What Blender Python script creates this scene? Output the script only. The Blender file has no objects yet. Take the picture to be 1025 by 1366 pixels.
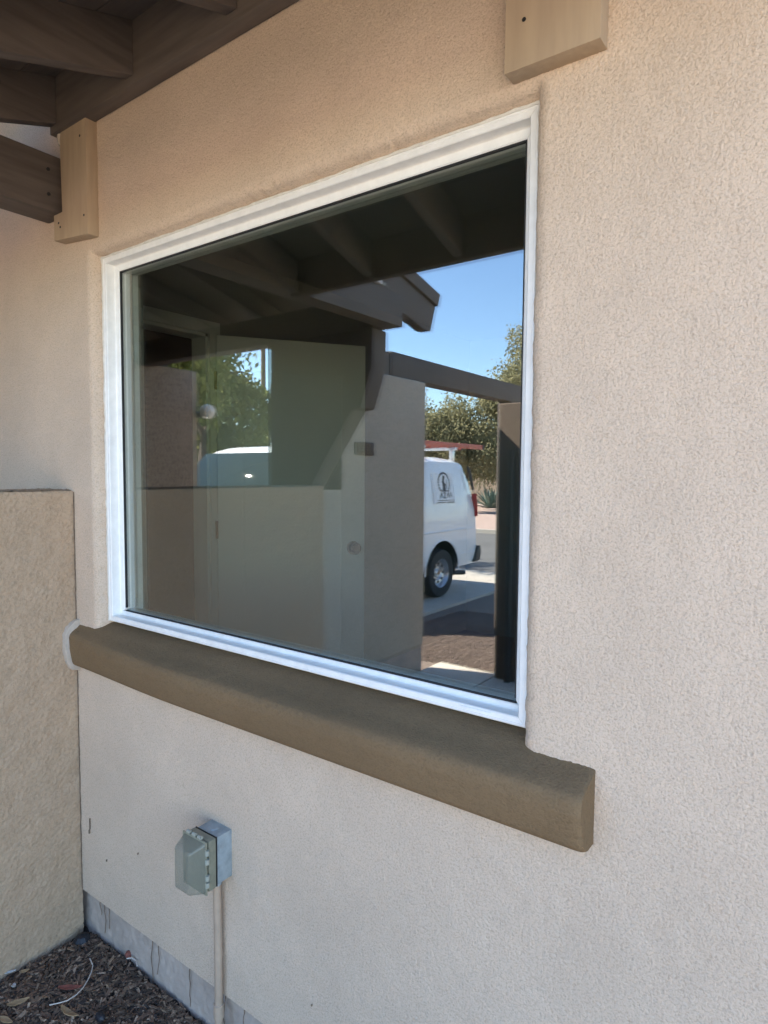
import bpy, bmesh, math, random
import numpy as np
from mathutils import Vector, Matrix
random.seed(7); rng = np.random.default_rng(11)
S = bpy.context.scene
COL = S.collection
# ------------------------------------------------------------------ camera, sky, sun, exposure
# origin: lower left outer corner of the window frame; x along the wall, y into the house, z up
F_PX, YAW, PITCH, ROLL = 850.0, 0.634570, 0.061204, 0.007280
CAM = Vector((2.04253, -1.18655, 0.51374))
fw = Vector((-math.sin(YAW)*math.cos(PITCH), math.cos(YAW)*math.cos(PITCH), -math.sin(PITCH)))
r0 = Vector((math.cos(YAW), math.sin(YAW), 0)); u0 = r0.cross(fw)
cr = r0*math.cos(ROLL)+u0*math.sin(ROLL); cu = -r0*math.sin(ROLL)+u0*math.cos(ROLL)
cam = bpy.data.cameras.new('camera'); camo = bpy.data.objects.new('camera', cam); COL.objects.link(camo)
cam.sensor_fit = 'HORIZONTAL'; cam.sensor_width = 36; cam.lens = F_PX/1025*36
cam.clip_start = .02; cam.clip_end = 2000
camo.matrix_world = Matrix(((cr.x,cu.x,-fw.x,CAM.x),(cr.y,cu.y,-fw.y,CAM.y),(cr.z,cu.z,-fw.z,CAM.z),(0,0,0,1)))
S.camera = camo
SUN = Vector((-.72,.24,.66)).normalized()
w = bpy.data.worlds.new('World'); S.world = w; w.use_nodes = True
nt = w.node_tree; bg = nt.nodes['Background']; sk = nt.nodes.new('ShaderNodeTexSky')
sk.sky_type = 'NISHITA'; sk.sun_disc = False; sk.sun_elevation = math.asin(SUN.z)
sk.sun_rotation = math.atan2(SUN.x, SUN.y); sk.air_density = 1.0; sk.dust_density = .05; sk.ozone_density = 4.0
nt.links.new(sk.outputs[0], bg.inputs[0]); bg.inputs[1].default_value = .10
sl = bpy.data.lights.new('sun', 'SUN'); sl.energy = 5.0; sl.angle = math.radians(.53); sl.color = (1,.91,.80)
so = bpy.data.objects.new('sun', sl); COL.objects.link(so); so.rotation_euler = SUN.to_track_quat('Z','Y').to_euler()
so.location = SUN*30
S.view_settings.view_transform = 'Standard'; S.view_settings.look = 'None'; S.view_settings.gamma = 1
S.view_settings.exposure = 2.85; S.view_settings.use_curve_mapping = False
S.render.engine = 'CYCLES'
S.cycles.max_bounces = 10; S.cycles.diffuse_bounces = 5; S.cycles.transparent_max_bounces = 12

# ------------------------------------------------------------------ materials
def srgb(r,g,b):
    f = lambda c: (c/255/12.92 if c/255 <= .04045 else ((c/255+.055)/1.055)**2.4)
    return (f(r),f(g),f(b),1)
def mat(name, col, rough=.8, metal=0, spec=.5, var=0., vscale=6., bump=0., bscale=60., bdist=.004, tint=None, vdetail=4):
    m = bpy.data.materials.new(name); m.use_nodes = True; n = m.node_tree; b = n.nodes['Principled BSDF']
    col = tuple(col[:3])+(1,)
    b.inputs['Base Color'].default_value = col; b.inputs['Roughness'].default_value = rough
    b.inputs['Metallic'].default_value = metal; b.inputs['Specular IOR Level'].default_value = spec
    tc = n.nodes.new('ShaderNodeTexCoord')
    if var > 0:
        no = n.nodes.new('ShaderNodeTexNoise'); no.inputs['Scale'].default_value = vscale; no.inputs['Detail'].default_value = vdetail
        no.inputs['Roughness'].default_value = .6
        n.links.new(tc.outputs['Object'], no.inputs['Vector'])
        rp = n.nodes.new('ShaderNodeValToRGB'); rp.color_ramp.elements[0].position = .3; rp.color_ramp.elements[1].position = .7
        t = tint or tuple(c*(1-var) for c in col[:3])
        rp.color_ramp.elements[0].color = tuple(t[:3])+(1,)
        rp.color_ramp.elements[1].color = tuple(min(1,c*(1+var*.6)) for c in col[:3])+(1,)
        n.links.new(no.outputs['Fac'], rp.inputs[0]); n.links.new(rp.outputs[0], b.inputs['Base Color'])
    if bump > 0:
        nb = n.nodes.new('ShaderNodeTexNoise'); nb.inputs['Scale'].default_value = bscale; nb.inputs['Detail'].default_value = 3
        n.links.new(tc.outputs['Object'], nb.inputs['Vector'])
        bp = n.nodes.new('ShaderNodeBump'); bp.inputs['Strength'].default_value = bump; bp.inputs['Distance'].default_value = bdist
        n.links.new(nb.outputs['Fac'], bp.inputs['Height']); n.links.new(bp.outputs[0], b.inputs['Normal'])
    return m
def wood(name, a, b_, scale=(3,40,40), rough=.75):
    m = mat(name, a, rough); n = m.node_tree; b = n.nodes['Principled BSDF']
    tc = n.nodes.new('ShaderNodeTexCoord'); mp = n.nodes.new('ShaderNodeMapping'); mp.inputs['Scale'].default_value = scale
    no = n.nodes.new('ShaderNodeTexNoise'); no.inputs['Scale'].default_value = 1.4; no.inputs['Detail'].default_value = 6
    n.links.new(tc.outputs['Object'], mp.inputs[0]); n.links.new(mp.outputs[0], no.inputs['Vector'])
    rp = n.nodes.new('ShaderNodeValToRGB'); rp.color_ramp.elements[0].position=.3; rp.color_ramp.elements[1].position=.72
    rp.color_ramp.elements[0].color = tuple(b_[:3])+(1,); rp.color_ramp.elements[1].color = tuple(a[:3])+(1,)
    n.links.new(no.outputs['Fac'], rp.inputs[0]); n.links.new(rp.outputs[0], b.inputs['Base Color'])
    bp = n.nodes.new('ShaderNodeBump'); bp.inputs['Strength'].default_value=.5; bp.inputs['Distance'].default_value=.003
    n.links.new(no.outputs['Fac'], bp.inputs['Height']); n.links.new(bp.outputs[0], b.inputs['Normal'])
    return m
def stucco(name, col, pit, fine=170, fstr=.5, pscale=95., pamt=.6, bigv=.07):
    m = mat(name, col, .95, spec=.15); n = m.node_tree; b = n.nodes['Principled BSDF']
    L = n.links.new; tc = n.nodes.new('ShaderNodeTexCoord')
    big = n.nodes.new('ShaderNodeTexNoise'); big.inputs['Scale'].default_value=2.2; big.inputs['Detail'].default_value=5; big.inputs['Roughness'].default_value=.65
    L(tc.outputs['Object'], big.inputs['Vector'])
    rp = n.nodes.new('ShaderNodeValToRGB'); rp.color_ramp.elements[0].position=.32; rp.color_ramp.elements[1].position=.68
    rp.color_ramp.elements[0].color = tuple(c*(1-bigv) for c in col[:3])+(1,); rp.color_ramp.elements[1].color = tuple(c*(1+bigv*.7) for c in col[:3])+(1,)
    L(big.outputs['Fac'], rp.inputs[0])
    # flecks: pits of the torn finish coat coloured darker, shade painted in
    fl = n.nodes.new('ShaderNodeTexNoise'); fl.inputs['Scale'].default_value=pscale; fl.inputs['Detail'].default_value=2.5; fl.inputs['Distortion'].default_value=.6
    L(tc.outputs['Object'], fl.inputs['Vector'])
    fr = n.nodes.new('ShaderNodeValToRGB'); fr.color_ramp.elements[0].position=.47; fr.color_ramp.elements[1].position=.66
    fr.color_ramp.elements[0].color=(0,0,0,1); fr.color_ramp.elements[1].color=(pamt,)*3+(1,)
    L(fl.outputs['Fac'], fr.inputs[0])
    mx = n.nodes.new('ShaderNodeMix'); mx.data_type='RGBA'; L(fr.outputs[0], mx.inputs['Factor']); L(rp.outputs[0], mx.inputs[6])
    mx.inputs[7].default_value = tuple(pit[:3])+(1,); L(mx.outputs[2], b.inputs['Base Color'])
    nb = n.nodes.new('ShaderNodeTexNoise'); nb.inputs['Scale'].default_value=fine; nb.inputs['Detail'].default_value=3
    L(tc.outputs['Object'], nb.inputs['Vector'])
    bp = n.nodes.new('ShaderNodeBump'); bp.inputs['Strength'].default_value=fstr; bp.inputs['Distance'].default_value=.003
    L(nb.outputs['Fac'], bp.inputs['Height']); 
    b2 = n.nodes.new('ShaderNodeBump'); b2.inputs['Strength'].default_value=fstr; b2.inputs['Distance'].default_value=.004; b2.invert=True
    L(fl.outputs['Fac'], b2.inputs['Height']); L(bp.outputs[0], b2.inputs['Normal']); L(b2.outputs[0], b.inputs['Normal'])
    return m
M = {}
M['stucco'] = stucco('stucco_beige', (.62,.49,.375), (.38,.295,.22), fine=320, fstr=.5, pscale=235, pamt=.52, bigv=.09)
M['stucco_low'] = stucco('stucco_tan_heavy', (.455,.33,.225), (.33,.235,.155), fine=220, fstr=.6, pscale=110, pamt=.5)
M['stucco_far'] = stucco('stucco_brown_far', (.36,.29,.225), (.21,.165,.125), fine=60, fstr=.9, pscale=38, pamt=.85)
M['stucco_brown'] = stucco('stucco_dark_brown', (.15,.115,.09), (.10,.078,.062), fine=90, fstr=.5, pscale=60, pamt=.6)
M['stucco_gate'] = stucco('stucco_gate_wall', (.50,.42,.335), (.22,.18,.14), fine=70, fstr=.9, pscale=60, pamt=.6, bigv=.06)
M['sill'] = stucco('stucco_brown_sill', (.195,.13,.072), (.145,.097,.053), fine=300, fstr=.5, pscale=190, pamt=.6, bigv=.12)
M['plaster'] = mat('raw_plaster', (.47,.40,.33), .95, var=.12, vscale=40, bump=.4, bscale=120)
M['vinyl'] = mat('white_vinyl', (.82,.815,.79), .42, spec=.4, var=.07, vscale=26)
M['sealant'] = mat('old_white_sealant', (.66,.63,.57), .7, var=.15, vscale=40)
M['gasket'] = mat('dark_gasket', (.015,.015,.015), .6)
M['block'] = wood('tan_painted_wood', (.43,.325,.215), (.37,.275,.185), scale=(40,40,4))
M['brown'] = wood('brown_painted_wood', (.135,.108,.09), (.085,.068,.058), scale=(30,3,30))
M['brownx'] = wood('brown_painted_wood_x', (.135,.108,.09), (.085,.068,.058), scale=(3,30,30))
M['sheath'] = wood('brown_roof_boards', (.12,.093,.075), (.085,.066,.054), scale=(3,24,24))
M['shingle'] = mat('roof_shingle', (.16,.13,.11), .95, var=.3, vscale=30, bump=.6, bscale=60)
M['found'] = mat('grey_foundation', (.42,.345,.29), .9, var=.22, vscale=7, bump=.5, bscale=55, bdist=.006)
M['crack'] = mat('rust_seep', (.20,.145,.10), .95, var=.4, vscale=60)
M['inner'] = mat('interior_paint', (.36,.36,.335), .8)
M['door'] = mat('white_door_paint', (.82,.82,.78), .5)
M['dark'] = mat('unlit_hall_shade', (.08,.08,.085), .9)  # near-black colour stands in for the shade of the unlit hall
M['carpet'] = mat('interior_carpet', (.25,.22,.19), 1, var=.2, vscale=60)
M['chrome'] = mat('satin_nickel', (.22,.21,.20), .16, metal=1)
M['brass'] = mat('brass_hinge', (.30,.2,.13), .4, metal=.6)
M['galv'] = mat('galvanised_box', (.36,.42,.45), .5, metal=.35, var=.25, vscale=30, bump=.1, bscale=90)
M['pipe'] = mat('tan_painted_conduit', (.42,.31,.225), .65, var=.1, vscale=25, bump=.2, bscale=80)
M['concrete'] = mat('concrete', (.46,.42,.36), .9, var=.15, vscale=3, bump=.35, bscale=70)
M['bounce_patio'] = mat('tan_bounce_concrete', (.54,.405,.23), .9, var=.12, vscale=3, bump=.3, bscale=60)  # tan picked for the warm light it throws back on the wall
M['slabstone'] = mat('pale_cast_slab', (.60,.54,.45), .9, var=.15, vscale=5, bump=.3, bscale=60)
M['asphalt'] = mat('asphalt', (.12,.118,.115), .95, var=.2, vscale=1.2, bump=.5, bscale=60)
M['gravel_ground'] = mat('gravel_earth', (.24,.185,.15), 1, var=.45, vscale=38, bump=.9, bscale=60, bdist=.02)
M['yard'] = mat('pink_gravel_yard', (.42,.31,.26), 1, var=.3, vscale=9, bump=.6, bscale=20, bdist=.02)
M['mulch_bed'] = mat('mulch_earth', (.05,.036,.027), 1, var=.5, vscale=50, bump=1, bscale=70, bdist=.012)
M['white_paint'] = mat('white_van_paint', (.78,.79,.80), .25, spec=.5)
M['white_paint'].node_tree.nodes['Principled BSDF'].inputs['Coat Weight'].default_value = .5
M['tyre'] = mat('tyre_rubber', (.02,.02,.021), .8, bump=.3, bscale=60)
M['steel'] = mat('steel_wheel', (.62,.63,.65), .3, metal=.9)
M['blackp'] = mat('black_plastic', (.022,.023,.025), .5)
M['red_lens'] = mat('red_lens', (.45,.025,.02), .25)
M['carglass'] = mat('dark_car_glass', (.012,.02,.018), .012, spec=.22)
M['orange'] = mat('orange_fibreglass', (.50,.10,.055), .5, var=.15, vscale=20)
M['alu'] = mat('aluminium', (.6,.6,.6), .35, metal=.9)
M['ink'] = mat('dark_ink', (.035,.03,.035), .6)
M['decal'] = mat('white_decal', (.74,.75,.77), .4)
M['plaque'] = mat('dark_bronze_plaque', (.05,.035,.035), .5, metal=.3)
M['lampglass'] = mat('white_lamp_glass', (.7,.66,.6), .4)
M['bark'] = mat('bark', (.11,.085,.065), .95, var=.4, vscale=14, bump=.8, bscale=30, bdist=.02)
M['pole'] = wood('weathered_pole_wood', (.16,.115,.08), (.10,.07,.05), scale=(20,20,1))
M['agave'] = mat('agave_leaf', (.13,.19,.16), .55, var=.25, vscale=5)
M['leafdry'] = mat('dry_leaf', (.36,.24,.13), .8, var=.35, vscale=40, bump=.3, bscale=90)
M['string'] = mat('pale_cord', (.55,.48,.42), .8)
M['pod'] = mat('black_pod', (.012,.013,.018), .5)
M['redbit'] = mat('red_bark_bit', (.22,.07,.05), .8, var=.3, vscale=50)
M['paperbit'] = mat('white_litter', (.5,.5,.49), .7)
def leafmat(name, a, b_):
    m = bpy.data.materials.new(name); m.use_nodes = True; n = m.node_tree; n.nodes.clear(); L = n.links.new
    o = n.nodes.new('ShaderNodeOutputMaterial'); d = n.nodes.new('ShaderNodeBsdfDiffuse'); t = n.nodes.new('ShaderNodeBsdfTranslucent')
    mx = n.nodes.new('ShaderNodeMixShader'); mx.inputs[0].default_value=.45
    tc = n.nodes.new('ShaderNodeTexCoord'); no = n.nodes.new('ShaderNodeTexNoise'); no.inputs['Scale'].default_value=1.5; no.inputs['Detail'].default_value=6
    L(tc.outputs['Object'], no.inputs['Vector']); rp = n.nodes.new('ShaderNodeValToRGB')
    rp.color_ramp.elements[0].position=.35; rp.color_ramp.elements[1].position=.65
    rp.color_ramp.elements[0].color=tuple(a)+(1,); rp.color_ramp.elements[1].color=tuple(b_)+(1,)
    L(no.outputs['Fac'], rp.inputs[0]); L(rp.outputs[0], d.inputs[0]); L(rp.outputs[0], t.inputs[0])
    L(d.outputs[0], mx.inputs[1]); L(t.outputs[0], mx.inputs[2]); L(mx.outputs[0], o.inputs[0]); return m
M['leaf_a'] = leafmat('foliage_fine_green', (.11,.14,.045), (.27,.28,.09))
M['leaf_b'] = leafmat('foliage_olive', (.18,.18,.10), (.36,.34,.20))
# insulated glass unit: each face mirrors part of the light, the rest goes straight through with a green tint
def glassmat():
    m = bpy.data.materials.new('reflective_window_glass'); m.use_nodes=True; n=m.node_tree; n.nodes.clear(); L=n.links.new
    o=n.nodes.new('ShaderNodeOutputMaterial'); g=n.nodes.new('ShaderNodeBsdfGlossy'); g.inputs['Roughness'].default_value=0
    g.inputs['Color'].default_value=(.97,.98,1,1)
    t=n.nodes.new('ShaderNodeBsdfTransparent'); t.inputs[0].default_value=(.81,.85,.805,1)
    # Schlick reflectance, the same from either side of the pane
    ge=n.nodes.new('ShaderNodeNewGeometry'); dt=n.nodes.new('ShaderNodeVectorMath'); dt.operation='DOT_PRODUCT'
    L(ge.outputs['Normal'],dt.inputs[0]); L(ge.outputs['Incoming'],dt.inputs[1])
    ab=n.nodes.new('ShaderNodeMath'); ab.operation='ABSOLUTE'; L(dt.outputs['Value'],ab.inputs[0])
    om=n.nodes.new('ShaderNodeMath'); om.operation='SUBTRACT'; om.inputs[0].default_value=1; L(ab.outputs[0],om.inputs[1])
    pw=n.nodes.new('ShaderNodeMath'); pw.operation='POWER'; pw.inputs[1].default_value=5; L(om.outputs[0],pw.inputs[0])
    ad=n.nodes.new('ShaderNodeMath'); ad.operation='MULTIPLY_ADD'; ad.inputs[1].default_value=.8; ad.inputs[2].default_value=.18; ad.use_clamp=True
    L(pw.outputs[0], ad.inputs[0]); mx=n.nodes.new('ShaderNodeMixShader'); L(ad.outputs[0], mx.inputs[0])
    L(t.outputs[0], mx.inputs[1]); L(g.outputs[0], mx.inputs[2]); L(mx.outputs[0], o.inputs[0]); return m
M['glass'] = glassmat()
def clearplastic():
    m = mat('clear_grey_plastic', (.27,.27,.215), .2, spec=.6); b=m.node_tree.nodes['Principled BSDF']
    b.inputs['Alpha'].default_value=.5; return m
M['clear'] = clearplastic()
M['olive'] = mat('olive_grey_plastic', (.23,.225,.165), .4, var=.15, vscale=60)
M['rib'] = mat('pale_plastic_edge', (.33,.335,.28), .25)

# ------------------------------------------------------------------ mesh helpers
def empty(name, loc=(0,0,0), rz=0):
    o = bpy.data.objects.new(name, None); COL.objects.link(o); o.location = loc; o.rotation_euler = (0,0,rz); o.empty_display_size=.1; return o
def tag(o, label, cat, group=None):
    o['label']=label; o['category']=cat
    if group: o['group']=group
    return o
def kind(o, k): o['kind']=k; return o
class MB:
    def __init__(s): s.v=[]; s.f=[]; s.sm=False
    def add(s, vs, fs):
        k=len(s.v); s.v+= [tuple(v) for v in vs]; s.f += [tuple(i+k for i in f) for f in fs]; return s
    def box(s, x0,x1,y0,y1,z0,z1):
        return s.add([(x0,y0,z0),(x1,y0,z0),(x1,y1,z0),(x0,y1,z0),(x0,y0,z1),(x1,y0,z1),(x1,y1,z1),(x0,y1,z1)],
            [(0,3,2,1),(4,5,6,7),(0,1,5,4),(1,2,6,5),(2,3,7,6),(3,0,4,7)])
    def prism(s, poly, axis, a, b):
        # poly: 2D points in the two remaining axes; extruded along axis from a to b
        def P(p,t):
            return {'x':(t,p[0],p[1]),'y':(p[0],t,p[1]),'z':(p[0],p[1],t)}[axis]
        n=len(poly); vs=[P(p,a) for p in poly]+[P(p,b) for p in poly]
        fs=[tuple(range(n))[::-1], tuple(range(n,2*n))]+[(i,(i+1)%n,n+(i+1)%n,n+i) for i in range(n)]
        return s.add(vs,fs)
    def tube(s, pts, rad, seg=10, cap=True):
        pts=[Vector(p) for p in pts]; n=len(pts); rad = rad if hasattr(rad,'__len__') else [rad]*n
        vs=[]; up=Vector((0,0,1))
        for i,p in enumerate(pts):
            t=(pts[min(i+1,n-1)]-pts[max(i-1,0)]).normalized()
            a=t.cross(up if abs(t.z)<.95 else Vector((1,0,0))).normalized(); b=t.cross(a)
            for k in range(seg):
                an=2*math.pi*k/seg; vs.append(p+(a*math.cos(an)+b*math.sin(an))*rad[i])
        fs=[(i*seg+k,i*seg+(k+1)%seg,(i+1)*seg+(k+1)%seg,(i+1)*seg+k) for i in range(n-1) for k in range(seg)]
        if cap: fs+=[tuple(range(seg))[::-1], tuple(range((n-1)*seg,n*seg))]
        return s.add(vs,fs)
    def lathe(s, prof, c, axis='x', seg=32):
        # prof: (radius, offset along axis)
        vs=[];n=len(prof)
        for r_,h in prof:
            for k in range(seg):
                a=2*math.pi*k/seg; u,v=r_*math.cos(a),r_*math.sin(a)
                vs.append({'x':(c[0]+h,c[1]+u,c[2]+v),'y':(c[0]+u,c[1]+h,c[2]+v),'z':(c[0]+u,c[1]+v,c[2]+h)}[axis])
        fs=[(i*seg+k,i*seg+(k+1)%seg,(i+1)*seg+(k+1)%seg,(i+1)*seg+k) for i in range(n-1) for k in range(seg)]
        return s.add(vs,fs)
    def mesh(s, name, bevel=0, seg=2, fix=True):
        me=bpy.data.meshes.new(name); me.from_pydata(s.v,[],s.f); me.validate()
        if fix or bevel:
            bm=bmesh.new(); bm.from_mesh(me)
            bmesh.ops.recalc_face_normals(bm, faces=bm.faces)
            if bevel: bmesh.ops.bevel(bm, geom=[e for e in bm.edges if e.is_manifold and e.calc_face_angle(0)>.5], offset=bevel, segments=seg, affect='EDGES', profile=.6, clamp_overlap=True)
            bm.to_mesh(me); bm.free()
        return me
    def build(s, name, m, parent=None, bevel=0, seg=2, smooth=False, fix=True, loc=None, rz=0):
        me=s.mesh(name,bevel,seg,fix); me.materials.append(M[m])
        o=bpy.data.objects.new(name,me); COL.objects.link(o)
        if parent: o.parent=parent
        if loc: o.location=loc
        if rz: o.rotation_euler=(0,0,rz)
        if smooth or bevel:
            me.polygons.foreach_set('use_smooth',[True]*len(me.polygons))
            if hasattr(me,'set_sharp_from_angle'): me.set_sharp_from_angle(angle=math.radians(35 if not bevel else 50))
        return o
def fnoise(shape, step, lo, hi, seed):
    # band-limited noise on a grid, wavelengths lo..hi metres
    g=np.random.default_rng(seed); a=g.standard_normal(shape); A=np.fft.rfft2(a)
    ky=np.fft.fftfreq(shape[0],step)[:,None]; kx=np.fft.rfftfreq(shape[1],step)[None]
    k=np.sqrt(kx*kx+ky*ky); w_=np.exp(-(k*lo)**2)*(1-np.exp(-(k*hi)**2)); b=np.fft.irfft2(A*w_,s=shape); return b/b.std()
def gridmesh(name, V, keep, m, parent):
    ny,nx=V.shape[:2]; idx=np.arange(ny*nx).reshape(ny,nx)
    q=np.stack([idx[:-1,:-1],idx[:-1,1:],idx[1:,1:],idx[1:,:-1]],-1)[keep]
    used=np.unique(q); rem=np.full(ny*nx,-1); rem[used]=np.arange(len(used)); q=rem[q]; v=V.reshape(-1,3)[used]
    me=bpy.data.meshes.new(name); me.vertices.add(len(v)); me.vertices.foreach_set('co',v.astype('f').ravel())
    me.loops.add(q.size); me.loops.foreach_set('vertex_index',q.astype('i').ravel())
    me.polygons.add(len(q)); me.polygons.foreach_set('loop_start',np.arange(0,q.size,4,dtype='i'))
    me.polygons.foreach_set('use_smooth',np.ones(len(q),dtype=bool)); me.update(calc_edges=True); me.validate()
    me.materials.append(M[m]); o=bpy.data.objects.new(name,me); COL.objects.link(o); o.parent=parent; return o

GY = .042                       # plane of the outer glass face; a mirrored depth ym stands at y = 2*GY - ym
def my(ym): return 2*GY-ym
W, H = 1.532, 1.219
YW = -.038                      # face of the stucco wall
GZ = -1.18                      # courtyard level
DZ = -1.40                      # driveway level
SZ = -1.50                      # street level

# ------------------------------------------------------------------ ground, driveway, street
def sm(t): t=np.clip(t,0,1); return t*t*(3-2*t)
def gheight(x,y):
    wgt=sm((x+2.5)/.8)*sm((y+7.2)/3.2)
    z=np.where(y>-9.2, DZ-.03, SZ-.03)+0*x
    z=np.where((y<=-8.6)&(y>=-9.2), DZ-.03+(SZ-DZ)*(-8.6-y)/.6, z)
    z=np.where(y<-18.2, SZ+.10, z)
    return z+wgt*(GZ-(DZ-.03))
xs=np.unique(np.concatenate([np.linspace(-400,-20,16),np.linspace(-20,-3,18),np.arange(-3,2.4,.08),np.linspace(2.4,20,18),np.linspace(20,400,16)]))
ys=np.unique(np.concatenate([np.linspace(-400,-30,14),np.linspace(-30,-18.3,10),[-18.21,-18.19],np.linspace(-18,-9.3,10),np.arange(-9.2,1,.08),np.linspace(1,20,8),np.linspace(20,400,10)]))
X,Y=np.meshgrid(xs,ys); Zg=gheight(X,Y)
near=(np.abs(X)<6)&(Y>-9)&(Y<1)
Zg=Zg+np.where(near,.002*rng.standard_normal(X.shape),0)
# keep the earth below the mulch bed and the slabs
V=np.stack([X,Y,Zg-.012],-1)
go=gridmesh('ground',V,np.ones((len(ys)-1,len(xs)-1),bool),'gravel_ground',None); kind(go,'structure')
kind(MB().box(-7.6,-2.62,-9.9,-.9,DZ-.12,DZ).build('driveway','concrete'),'structure')
kind(MB().box(-200,200,my(18.1),my(9.95),SZ-.2,SZ).build('street','asphalt'),'structure')
kind(MB().box(-200,200,my(18.28),my(18.1),SZ-.2,SZ+.13).build('kerb','concrete'),'structure')
kind(MB().box(-200,200,-60,my(18.28),SZ-.2,SZ+.115).build('far_yard','yard'),'structure')
kind(MB().box(.4,7.5,-8.5,-3.56,GZ-.2,GZ+.012).build('bounce_patio','bounce_patio'),'structure')  # unseen slab added behind the camera to bounce warm light onto the wall
kind(MB().box(.9,7.5,-1.60,-1.05,GZ-.2,GZ+.010).build('bounce_patio','bounce_patio'),'structure')  # second added strip, out of view, for the same warm bounce
# courtyard walk of cast slabs
walk=MB().box(-.86,4.5,-3.53,-1.62,GZ-.09,GZ-.02).build('walkway','gravel_ground'); kind(walk,'structure')
for x0,x1 in ((-.855,-.295),(-.28,.60),(.615,1.5),(1.515,2.4),(2.415,3.3),(3.315,4.2)):
    MB().box(x0,x1,-3.52,-2.30,GZ-.05,GZ+.022+random.uniform(-.004,.004)).build('slab','slabstone',walk,bevel=.008)
    MB().box(x0,x1,-2.285,-1.64,GZ-.05,GZ+.02+random.uniform(-.004,.004)).build('slab','slabstone',walk,bevel=.008)

# ------------------------------------------------------------------ house
house=tag(empty('house',(0,0,GZ)),'beige stucco house with a large white framed picture window','house')
def H_(o):      # keep world coordinates under the house empty
    o.matrix_parent_inverse = Matrix.Translation((0,0,-GZ)); return o
def under(root,o): o.parent=root; o.matrix_parent_inverse=Matrix.Translation(-Vector(root.location)); return o
# front wall: fine relief grid where the photograph sees it, plain wall beyond
st=.0035; x0,x1,z0,z1=-.90,2.30,-1.002,1.76
nx=int((x1-x0)/st); nz=int((z1-z0)/st); gx=x0+np.arange(nx)*st; gz=z0+np.arange(nz)*st
XX,ZZ=np.meshgrid(gx,gz)
n1=fnoise(XX.shape,st,.0052,.014,1); n2=fnoise(XX.shape,st,.05,.4,2); n3=fnoise(XX.shape,st,.0045,.009,5)
amp=.55+.45*sm((XX-.2)/1.6)
rel=.00062*amp*np.clip(n1,-2.4,1.0)+.00028*n3*amp+.0003*n2
# distance from opening, with an uneven hand-finished edge
ex=.003+.0009*fnoise(XX.shape,st,.03,.2,3)
ox0,ox1,oz0,oz1=-.004,W+.001,-.03,H+.004
dx=np.maximum(np.maximum(ox0-ex-XX, XX-ox1-ex),0); dz=np.maximum(np.maximum(oz0-ex-ZZ, ZZ-oz1-ex),0)
dist=np.sqrt(dx*dx+dz*dz); inside=(dist<=0)
RB=.030
t=np.clip(1-dist/RB,0,1)
curve=RB*(1-np.sqrt(np.clip(1-t*t,0,1)))           # bullnose into the reveal
left=np.clip((.2-XX)/.2,0,1)
YY=YW-rel*(1-.5*t)+curve*.9
YY=np.where(dist<=0.0001, .02, YY)
Vw=np.stack([XX,YY,ZZ],-1)
deep=(XX>ox0+.012)&(XX<ox1-.012)&(ZZ>oz0+.012)&(ZZ<oz1-.012)
kq=~(deep[:-1,:-1]&deep[:-1,1:]&deep[1:,1:]&deep[1:,:-1])
under(house,gridmesh('front_wall',Vw,kq,'stucco',house))
wl=MB()
wl.box(-3.0,-.899,YW,.12,-1.0,2.12); wl.box(2.295,6.0,YW,.12,-1.0,1.9); wl.box(-.899,2.295,-.01,.12,1.755,2.05)
under(house,wl.build('front_wall','stucco'))
core=MB(); core.box(-.899,-.02,-.01,.10,-1.0,1.755); core.box(W+.02,2.295,-.01,.10,-1.0,1.755); core.box(-.02,W+.02,-.01,.10,-1.0,-.032); core.box(-.02,W+.02,-.01,.10,H+.02,1.755)
under(house,core.build('wall_core','inner'))
under(house,MB().box(-3.0,6.0,4.6,4.75,-1.0,2.0).build('back_wall','stucco_far'))
under(house,MB().box(5.85,6.0,.12,4.6,-1.0,2.0).build('side_wall','stucco_far'))
under(house,MB().box(-3.0,-2.85,.12,4.6,-1.0,2.0).build('side_wall','stucco_far'))
# foundation stem wall, set back a little below the stucco edge
st2=.008; fx=np.arange(-1.0,2.7,st2); fz=np.arange(-1.30,-.985,st2); FX,FZ=np.meshgrid(fx,fz)
f1=fnoise(FX.shape,st2,.02,.2,21)
under(house,gridmesh('foundation',np.stack([FX,-.012-.0012*f1-.004*sm((-1.06-FZ)/.1),FZ],-1),np.ones((len(fz)-1,len(fx)-1),bool),'found',house))
under(house,MB().box(-3.0,6.0,-.006,.1,-1.4,-1.005).build('foundation','found'))
# rust seeps running out of the joint
for cx,h0,wd in ((-.035,.13,.006),(-.005,.10,.004),(.245,.17,.005),(.285,.13,.004),(.455,.15,.005),(.605,.12,.010),(.625,.15,.008),(.70,.1,.006),(.80,.12,.005),(-.06,.07,.006)):
    p=[];x=cx; zt=-1.0
    L_=[];R_=[]
    for i in range(9):
        z=zt-h0*i/8; x+=random.uniform(-.005,.005); ww=wd*.55*(.3+random.random()*.9)*(1-.5*i/8)
        L_.append((x-ww/2,z)); R_.append((x+ww/2,z))
    under(house,MB().prism(L_+R_[::-1],'y',-.0205,-.0185).build('rust_seep','crack'))
# little torn spots and a scrape on the stucco
for sx,sz,sw,sh in ((-.085,-.735,.004,.045),(-.09,-.765,.009,.014),(.02,-.83,.003,.009),(.21,-.735,.003,.008),(.98,-.85,.003,.006)):
    pl=[(sx+sw*random.uniform(.3,.6)*math.cos(a),sz+sh*random.uniform(.35,.6)*math.sin(a)) for a in np.linspace(0,6.28,9)[:-1]]
    under(house,MB().prism(pl,'y',YW-.0045,YW+.002).build('scuff_mark','crack'))
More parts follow.
